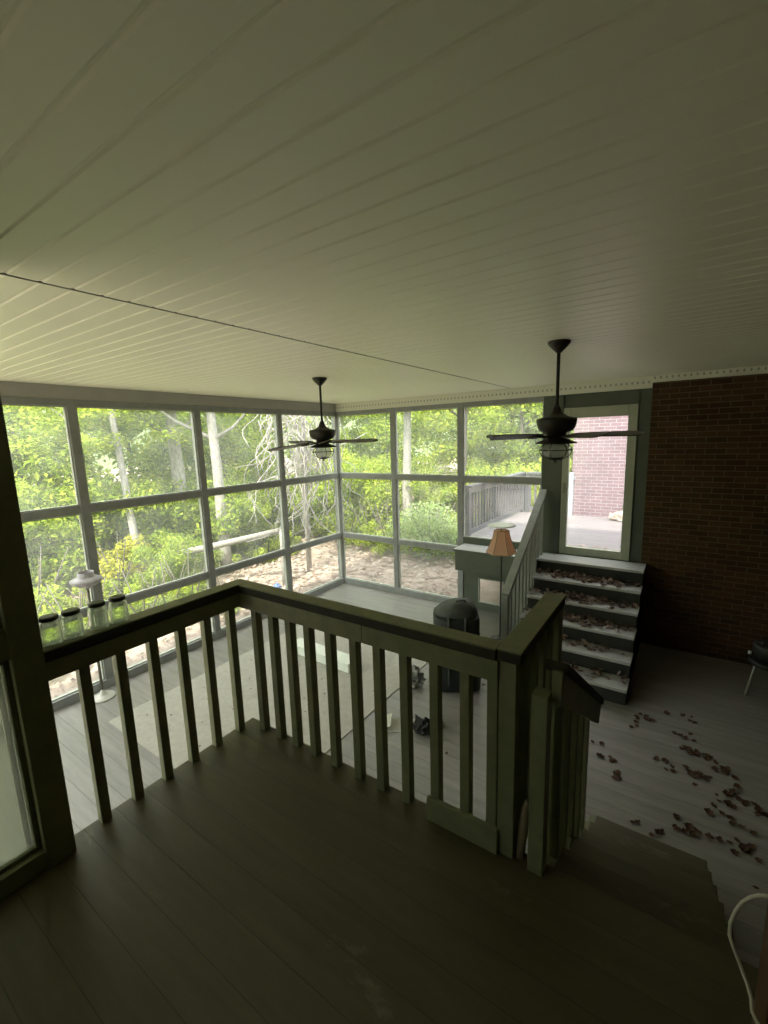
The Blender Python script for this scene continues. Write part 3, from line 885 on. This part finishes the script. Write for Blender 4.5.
t = thing('plant_stand', 'dark low stand with a pale leg in front of the brick wall', 'stand', (6.50, -.85, 0), .2)
MB().lathe([(.16, .40), (.17, .41), (.17, .435), (.16, .445)]).build('top', M['stand'], t)
MB().lathe([(.02, .445), (.11, .45), (.14, .52), (.15, .60), (.14, .62), (.02, .60)]).build('bowl', M['stand'], t)
for i in range(3):
    a = 2 * PI * i / 3 + 2.9
    MB().tube([(math.cos(a) * .10, math.sin(a) * .10, .41), (math.cos(a) * .13, math.sin(a) * .13, .2), (math.cos(a) * .16, math.sin(a) * .16, 0)], .016, 8).build('leg', M['stand_leg'] if i == 0 else M['stand'], t)
MB().lathe([(.0, .49), (.016, .492), (.016, .518), (.0, .52)], c=(-.165, .02, 0), seg=12).build('knob', M['wrap'], t)

# ------------------------------------------------------------------ outside: deck and house
m = MB()
m.box((2.45, .13, PZ - .05), (9, 3.45, PZ))
struct(m.build('deck', M['deck']))
struct(MB().box((2.50, 3.3, -.6), (2.60, 3.4, PZ - .05)).box((2.46, .13, PZ - .2), (2.50, 3.42, PZ - .052)).build('trim_8', M['rail_grey']))
struct(MB().box((3.64, 3.3, PZ - 1.5), (10, 3.6, 6.2)).build('wall_exterior', M['brick_out']))
DR = 2.02
def deck_rail(label, a, b, n, loc):
    global T, t
    t = thing('deck_railing', label, 'railing', loc); T = t.location
    a = Vector(a); b = Vector(b); d = (b - a).normalized(); up = Vector((0, 0, 1))
    part(MB().bar(a + up * (DR - PZ), b + up * (DR - PZ), .14, .038), 'top_rail', M['rail_grey'])
    part(MB().bar(a + up * (DR - PZ - .075), b + up * (DR - PZ - .075), .035, .09), 'apron_board', M['rail_grey'])
    part(MB().bar(a + up * .09, b + up * .09, .035, .09), 'bottom_rail', M['rail_grey'])
    for i in range(n):
        p = a.lerp(b, (i + .5) / n)
        part(MB().box(p + Vector((-.019, -.019, .06)), p + Vector((.019, .019, DR - PZ - .03)), .002), 'baluster', M['rail_grey'])
    for p in (a, b):
        part(MB().box(p + Vector((-.045, -.045, 0)), p + Vector((.045, .045, DR - PZ - .02)), .003), 'post', M['rail_grey'])
deck_rail('grey deck railing with close balusters running away outside the back windows', (2.58, .32, PZ), (2.60, 3.30, PZ), 22, (2.58, .32, PZ))
deck_rail('far grey deck railing joining the outside brick wall', (2.70, 3.33, PZ), (3.52, 3.33, PZ), 7, (2.70, 3.33, PZ))
t = thing('downspout', 'pale blue downspout on the corner of the outside brick wall', 'downspout', (3.64, 3.24, PZ)); T = t.location
part(MB().box((3.60, 3.20, PZ), (3.68, 3.285, 2.05), .008), 'pipe', M['post_blue'])
part(MB().box((3.585, 3.19, 1.9), (3.695, 3.292, 1.95), .004), 'band', M['post_blue'])

def scatter_litter(name, n, zf, region, mat, seed, smin=.03, smax=.08):
    rnd = random.Random(seed); b = bmesh.new()
    for _ in range(n):
        x, y = region(rnd); z = zf(x, y)
        L = rnd.uniform(smin, smax)
        R = Matrix.Rotation(rnd.uniform(0, 6.28), 3, 'Z') @ Matrix.Rotation(rnd.uniform(-.5, .5), 3, 'X') @ Matrix.Rotation(rnd.uniform(-.4, .4), 3, 'Y')
        pts = [(-L, 0, .005), (-.2 * L, -.55 * L, 0), (.6 * L, -.4 * L, .006), (L, 0, .012), (.3 * L, .5 * L, .006)]
        b.faces.new([b.verts.new(Vector((x, y, z + L * .35)) + R @ Vector(p)) for p in pts])
    me = bpy.data.meshes.new(name); b.to_mesh(me); b.free(); me.materials.append(mat)
    o = link(bpy.data.objects.new(name, me)); o['kind'] = 'stuff'
    return o
o = scatter_litter('leaf_litter', 260, lambda x, y: PZ - .01, lambda r: (r.uniform(4.2, 5.4), .15 + abs(r.gauss(0, .22))), M['litterleaf'], 3, .02, .05)
tag(o, 'dry leaves blown against the outside of the glass door on the deck', 'leaf litter')
crumple('leaf_pile', (4.62, 3.02, PZ), (.18, .13, .10), M['litterleaf'], 4, 'small pale leaf pile at the foot of the outside brick wall', 'leaf pile')

# ground outside: gentle slope, rising behind the back windows
def gz(x, y):
    z = -.12
    if y > 0: z += min(1.2, .09 * y) * (1 if x > -6 else max(.25, 1 + (x + 6) * .12))
    if x < 0: z += min(2.0, .05 * (-x))
    return z + .10 * noise.noise(Vector((x * .5, y * .5, 3))) * min(1, max(0, max(-x, y) - .3))
b = MB(); bm = b.bm
NX, NY = 60, 64
gx0, gx1, gy0, gy1 = -26, 12, -22, 26
V = [[bm.verts.new((gx0 + (gx1 - gx0) * i / NX, gy0 + (gy1 - gy0) * j / NY, 0)) for i in range(NX + 1)] for j in range(NY + 1)]
for row in V:
    for v in row:
        v.co.z = gz(v.co.x, v.co.y) if (v.co.x < -.2 or v.co.y > .2) else -.35
        if v.co.x >= 2.3 and -1 < v.co.y < 4: v.co.z = min(v.co.z, .35)
for j in range(NY):
    for i in range(NX):
        f = bm.faces.new((V[j][i], V[j][i + 1], V[j + 1][i + 1], V[j + 1][i])); f.smooth = True
struct(b.build('ground', M['ground']))
def reg(r):
    while True:
        x, y = r.uniform(-8, 4), r.uniform(-9, 7)
        if (x < -.25 or y > .25) and not (x > 2.3 and y > 0):
            return x, y
o = scatter_litter('leaf_litter', 15000, lambda x, y: gz(x, y) + .03, reg, M['litterleaf'], 11, .03, .075)
tag(o, 'pale pinkish brown fallen leaves covering the ground outside the windows', 'leaf litter')

# ------------------------------------------------------------------ trees
def leaf_cloud(name, mat, n, blobs, lmin, lmax, seed, droop=.3):
    """many small leaves gathered into soft blobs (centre, radius)"""
    rnd = random.Random(seed)
    b = bmesh.new()
    wsum = sum(r ** 2 for _, r in blobs)
    for c, r in blobs:
        k = int(n * r ** 2 / wsum)
        c = Vector(c)
        for _ in range(k):
            d = Vector((rnd.gauss(0, 1), rnd.gauss(0, 1), rnd.gauss(0, 1))).normalized() * r * rnd.random() ** .45
            d.z *= .75
            p = c + d
            L = rnd.uniform(lmin, lmax)
            R = Matrix.Rotation(rnd.uniform(0, 6.28), 3, 'Z') @ Matrix.Rotation(rnd.gauss(droop, .55), 3, 'Y') @ Matrix.Rotation(rnd.gauss(0, .6), 3, 'X')
            vs = [b.verts.new(p + R @ Vector(q)) for q in ((-L, 0, 0), (-.1 * L, -.5 * L, .08 * L), (L, 0, -.1 * L), (-.1 * L, .5 * L, .08 * L))]
            b.faces.new((vs[0], vs[1], vs[2], vs[3]))
    me = bpy.data.meshes.new(name); b.to_mesh(me); b.free(); me.materials.append(mat)
    return me

def blob_set(seed, n, R, H, z0, rmin, rmax):
    rnd = random.Random(seed); out = []
    for _ in range(n):
        a = rnd.uniform(0, 2 * PI); rr = R * math.sqrt(rnd.random()); z = z0 + H * rnd.random()
        out.append(((math.cos(a) * rr, math.sin(a) * rr, z), rnd.uniform(rmin, rmax)))
    return out
CROWN = [leaf_cloud('crown', M[('leaf_a', 'leaf_b', 'leaf_a')[i]], 9000, blob_set(20 + i, 36, 1.75, 3.5, .45, .35, .75), .045, .10, 40 + i) for i in range(3)]
BUSHY = [leaf_cloud('foliage', M[('leaf_b', 'leaf_a')[i]], 6500, blob_set(60 + i, 22, 1.25, 1.7, .25, .3, .6), .035, .075, 70 + i) for i in range(2)]

def trunk(h, r0, lean, mat, seed, parent, branches=4):
    rnd = random.Random(seed)
    m = MB(); pts = []; rad = []
    for i in range(10):
        u = i / 9
        pts.append(Vector((lean[0] * u + .05 * noise.noise(Vector((seed, u * 3, 0))), lean[1] * u + .05 * noise.noise(Vector((seed, u * 3, 5))), h * u - .15)))
        rad.append(r0 * (1.15 if i == 0 else 1) * (1 - .55 * u))
    m.tube(pts, rad, 10)
    for k in range(branches):
        i = rnd.randint(4, 8); a = rnd.uniform(0, 6.28); L = rnd.uniform(.8, 1.6)
        p = pts[i]; d = Vector((math.cos(a), math.sin(a), .55))
        m.tube([p, p + d * L * .5, p + d * L + Vector((0, 0, .2))], [rad[i] * .45, rad[i] * .3, rad[i] * .12], 6)
    return m.build('trunk', mat, parent)

def tree(label, x, y, rz, s, kind, h=6.4, r=.09, lean=(0, 0), mat='bark_dark', seed=0, group='leafy trees in the woods', sz=1.0):
    t = thing('tree', label, 'tree', (x, y, gz(x, y)), rz, group)
    trunk(h, r, lean, M[mat], seed, t)
    o = link(bpy.data.objects.new('crown', CROWN[kind]), t); o.scale = (s, s, s * sz)
    return t
rt = random.Random(5)
FOREST = []
# left side woods
for i in range(12):
    FOREST.append((-6.2 - 2.0 * rt.random() - (i % 2) * 2.8, -8.2 + i * 1.3 + rt.uniform(-.3, .3)))
# behind the back windows
for i in range(11):
    FOREST.append((-6.5 + i * 1.25 + rt.uniform(-.4, .4), 7.6 + rt.random() * 2 + (i % 2) * 2.4))
for i, (x, y) in enumerate(FOREST):
    tree('slender leafy tree in the green woods outside the windows', x, y, rt.uniform(0, 6.28), rt.uniform(.95, 1.25), i % 3, h=4.6, r=rt.uniform(.05, .10), seed=i, lean=(rt.uniform(-.3, .3), rt.uniform(-.3, .3)))
# nearer trees with pale trunks that show through the left windows
def bare(label, x, y, h, r, lean, mat='bark_pale', seed=0, s=.8, kind=1, zoff=2.6):
    t = thing('tree', label, 'tree', (x, y, gz(x, y)))
    trunk(h, r, lean, M[mat], seed, t, 5)
    o = link(bpy.data.objects.new('crown', CROWN[kind]), t); o.scale = (s, s, s * .6); o.location = (lean[0] * .8, lean[1] * .8, zoff)
    return t
bare('pale grey tree trunk leaning left behind the second bay of left windows', -3.55, -2.25, 6.6, .085, (-1.35, .3), seed=91)
bare('thick pale trunk in the middle of the left windows', -4.6, -.6, 7, .19, (-.5, .3), seed=92, zoff=3.6)
bare('tall pinkish trunk behind the third bay of left windows', -2.75, -.75, 7, .135, (-.75, .4), seed=93, zoff=3.8, s=.7)
bare('slim dark trunk behind the middle back window', .55, 4.6, 7, .10, (.05, .1), 'bark_dark', seed=94, zoff=3.2)
bare('pale brown trunk at the left of the middle back window', -.45, 3.3, 7, .13, (-.1, .2), 'bark_pale', seed=95, zoff=3.4, s=.7)

def shrub(label, x, y, s, me, group=None, rz=0, zs=1.0):
    t = thing('shrub', label, 'shrub', (x, y, gz(x, y)), rz, group)
    m = MB()
    for k in range(5):
        a = k * 1.3; m.tube([(0, 0, -.05), (math.cos(a) * .2, math.sin(a) * .2, .5), (math.cos(a) * .45, math.sin(a) * .45, 1.1)], [.02, .014, .006], 6)
    m.build('stem', M['bark_dark'], t).scale = (s, s, s * zs)
    o = link(bpy.data.objects.new('foliage', me), t); o.scale = (s, s, s * zs)
    return t
for i in range(10):
    shrub('leafy green bush filling the understory outside the left windows', -4.2 - rt.random() * 1.2, -6.0 + i * .72, rt.uniform(.85, 1.1), BUSHY[i % 2], 'bushes outside the left windows', rt.uniform(0, 6))
for i in range(9):
    shrub('leafy green bush on the slope outside the back windows', -4.4 + i * .8, 4.0 + rt.random() * 1.5, rt.uniform(.8, 1.05), BUSHY[i % 2], 'bushes outside the back windows', rt.uniform(0, 6))
LOW = leaf_cloud('foliage', M['leaf_b'], 1500, blob_set(97, 12, .7, .35, .08, .14, .26), .03, .06, 98)
for i in range(20):
    f = i / 19
    x, y = ((-2.6 - rt.random() * .9, -6.5 + f * 11) if i % 2 == 0 else (-2.5 + f * 4.6, 2.3 + rt.random() * .9))
    shrub('low leafy undergrowth plant growing through the fallen leaves outside', x, y, rt.uniform(.8, 1.2), LOW, 'undergrowth plants outside', rt.uniform(0, 6), .9)
for i, (x, y) in enumerate(((-3.6, .9), (-3.1, 2.1), (-4.3, 2.4), (-2.2, 3.3), (-3.9, -.2))):
    shrub('leafy green bush behind the tangle of pale vines', x, y, .85 + .05 * i, BUSHY[1], 'bushes behind the vines', i * 1.7)
for i in range(9):
    shrub('low leafy undergrowth plant growing through the fallen leaves outside', -1.0 - rt.random() * 1.5, -5.4 + i * .42, rt.uniform(.7, 1.1), LOW, 'undergrowth plants outside', rt.uniform(0, 6), .9)
shrub('leafy green bush hiding the low end of the bleached log', -2.55, -1.98, .62, BUSHY[1])
ymesh = leaf_cloud('foliage', M['leaf_y'], 1500, blob_set(81, 10, .55, .6, .2, .2, .35), .04, .07, 82)
shrub('small bright yellow green bush low outside the left windows', -3.4, -2.75, 1.0, ymesh)
smesh = leaf_cloud('foliage', M['leaf_s'], 5200, [((0, 0, .55), .85), ((.55, .1, .4), .6), ((-.5, 0, .45), .6), ((.1, -.3, .75), .6), ((.9, .1, .25), .4)], .025, .045, 83)
shrub('dense rounded pale green shrub outside the middle back window', .72, 2.35, 1.12, smesh)

# bare vine tangle
rv = random.Random(17)
m = MB()
for k in range(120):
    a0 = Vector((-.95 + rv.gauss(0, .36), .12 + rv.gauss(0, .36), 3.6 + rv.uniform(-1.0, 1.0)))
    pts = [a0]; d = Vector((rv.gauss(0, .35), rv.gauss(0, .35), -1)).normalized()
    L = rv.uniform(1.5, 3.2); ns = 16
    for q in range(ns):
        pull = Vector((-.95 - pts[-1].x, .12 - pts[-1].y, 0)) * .10
        d = (d + pull + Vector((rv.gauss(0, .30), rv.gauss(0, .30), rv.gauss(-.07, .2)))).normalized()
        pts.append(pts[-1] + d * L / ns)
    pts = [p for p in pts if p.z > .75 and p.x < -.2]
    if len(pts) > 3:
        m.tube(pts, [.012 * (1 - .5 * i / len(pts)) for i in range(len(pts))], 5)
m.tube([(-1.25, .3, gz(-1.25, .3) - .1), (-1.2, .25, 1.6), (-1.1, .2, 3.0), (-1.05, .15, 4.6)], [.06, .05, .045, .03], 8)
tag(m.build('vine', M['vine']), 'tangle of pale bare vines hanging outside the corner of the left windows', 'vine')

# fallen log with a stub post
t = thing('fallen_log', 'bleached fallen log lying on a slant outside the left windows', 'log', (-2.2, -1.3, 0)); T = t.location
part(MB().tube([(-3.5, -2.30, .55), (-2.4, -1.55, .77), (-1.15, -.62, 1.08)], [.075, .07, .06], 10), 'log', M['log'])
part(MB().tube([(-1.08, -.60, gz(-1.1, -.6) - .1), (-1.10, -.585, 1.12)], [.06, .05], 8), 'stump', M['bark_pale'])
part(MB().tube([(-3.1, -2.0, gz(-3.1, -2) - .1), (-3.1, -2.0, .6)], [.08, .06], 8), 'stump', M['bark_pale'])
crumple('blue_scrap', (-1.0, -.9, gz(-1.0, -.9) + .02), (.09, .07, .08), M['blue'], 8, 'small blue plastic scrap among leaves outside the corner window', 'plastic scrap')

# ------------------------------------------------------------------ light
w = bpy.data.worlds.new('sky'); scn.world = w; w.use_nodes = True
nt = w.node_tree; nt.nodes.clear()
bg = nt.nodes.new('ShaderNodeBackground'); out = nt.nodes.new('ShaderNodeOutputWorld')
tc = nt.nodes.new('ShaderNodeTexCoord'); sp = nt.nodes.new('ShaderNodeSeparateXYZ'); rp = nt.nodes.new('ShaderNodeValToRGB')
nt.links.new(tc.outputs['Generated'], sp.inputs[0]); nt.links.new(sp.outputs[2], rp.inputs['Fac'])
e = rp.color_ramp.elements
e[0].position = .06; e[0].color = (.16, .19, .10, 1)
e[1].position = .45; e[1].color = (.95, .97, .96, 1)
x = e.new(.2); x.color = (.45, .49, .42, 1)
nt.links.new(rp.outputs['Color'], bg.inputs['Color']); bg.inputs['Strength'].default_value = 4.0
nt.links.new(bg.outputs[0], out.inputs['Surface'])

sun = bpy.data.lights.new('sun', 'SUN'); sun.energy = 5.5; sun.angle = math.radians(3); sun.color = (1, .94, .76)
so = link(bpy.data.objects.new('sun', sun))
so.rotation_euler = Vector((-.15, .72, -1)).to_track_quat('-Z', 'Y').to_euler()

def portal(name, loc, rot, sx, sy):
    l = bpy.data.lights.new(name, 'AREA'); l.shape = 'RECTANGLE'; l.size = sx; l.size_y = sy
    l.cycles.is_portal = True
    o = link(bpy.data.objects.new(name, l)); o.location = loc; o.rotation_euler = rot
portal('window_daylight', (-.14, -4.2, 1.7), (0, -PI / 2, 0), 3.5, 8.4)
portal('window_daylight', (2.0, .14, 1.7), (-PI / 2, 0, 0), 4.1, 3.5)
portal('window_daylight', (1.7, YF - .16, 1.7), (PI / 2, 0, 0), 3.4, 3.4)  # portal for the added, unseen front window
portal('door_daylight', (4.62, .14, 2.2), (-PI / 2, 0, 0), .95, 2.1)

# ------------------------------------------------------------------ camera
cam = bpy.data.cameras.new('camera'); co = link(bpy.data.objects.new('camera', cam))
cam.sensor_fit = 'HORIZONTAL'; cam.sensor_width = 36; cam.lens = 442.8112 / 768 * 36
cam.clip_start = .05; cam.clip_end = 200
rx, ry, rz = -.1652, -.0304, .6039
fw0 = Vector((-math.sin(rz), math.cos(rz), 0)); r0 = Vector((math.cos(rz), math.sin(rz), 0)); u0 = Vector((0, 0, 1))
fwd = fw0 * math.cos(rx) + u0 * math.sin(rx); up = -fw0 * math.sin(rx) + u0 * math.cos(rx)
right = r0 * math.cos(ry) + up * math.sin(ry); up2 = -r0 * math.sin(ry) + up * math.cos(ry)
Mx = Matrix((right, up2, -fwd)).transposed().to_4x4(); Mx.translation = Vector((5.65515, -6.67989, 2.88))
co.matrix_world = Mx
scn.camera = co

scn.view_settings.view_transform = 'Standard'; scn.view_settings.look = 'None'
scn.view_settings.gamma = 1.0; scn.view_settings.use_curve_mapping = False
scn.view_settings.exposure = 0.82
scn.cycles.use_denoising = True
scn.cycles.max_bounces = 10; scn.cycles.diffuse_bounces = 6; scn.cycles.transparent_max_bounces = 24
scn.cycles.sample_clamp_indirect = 6
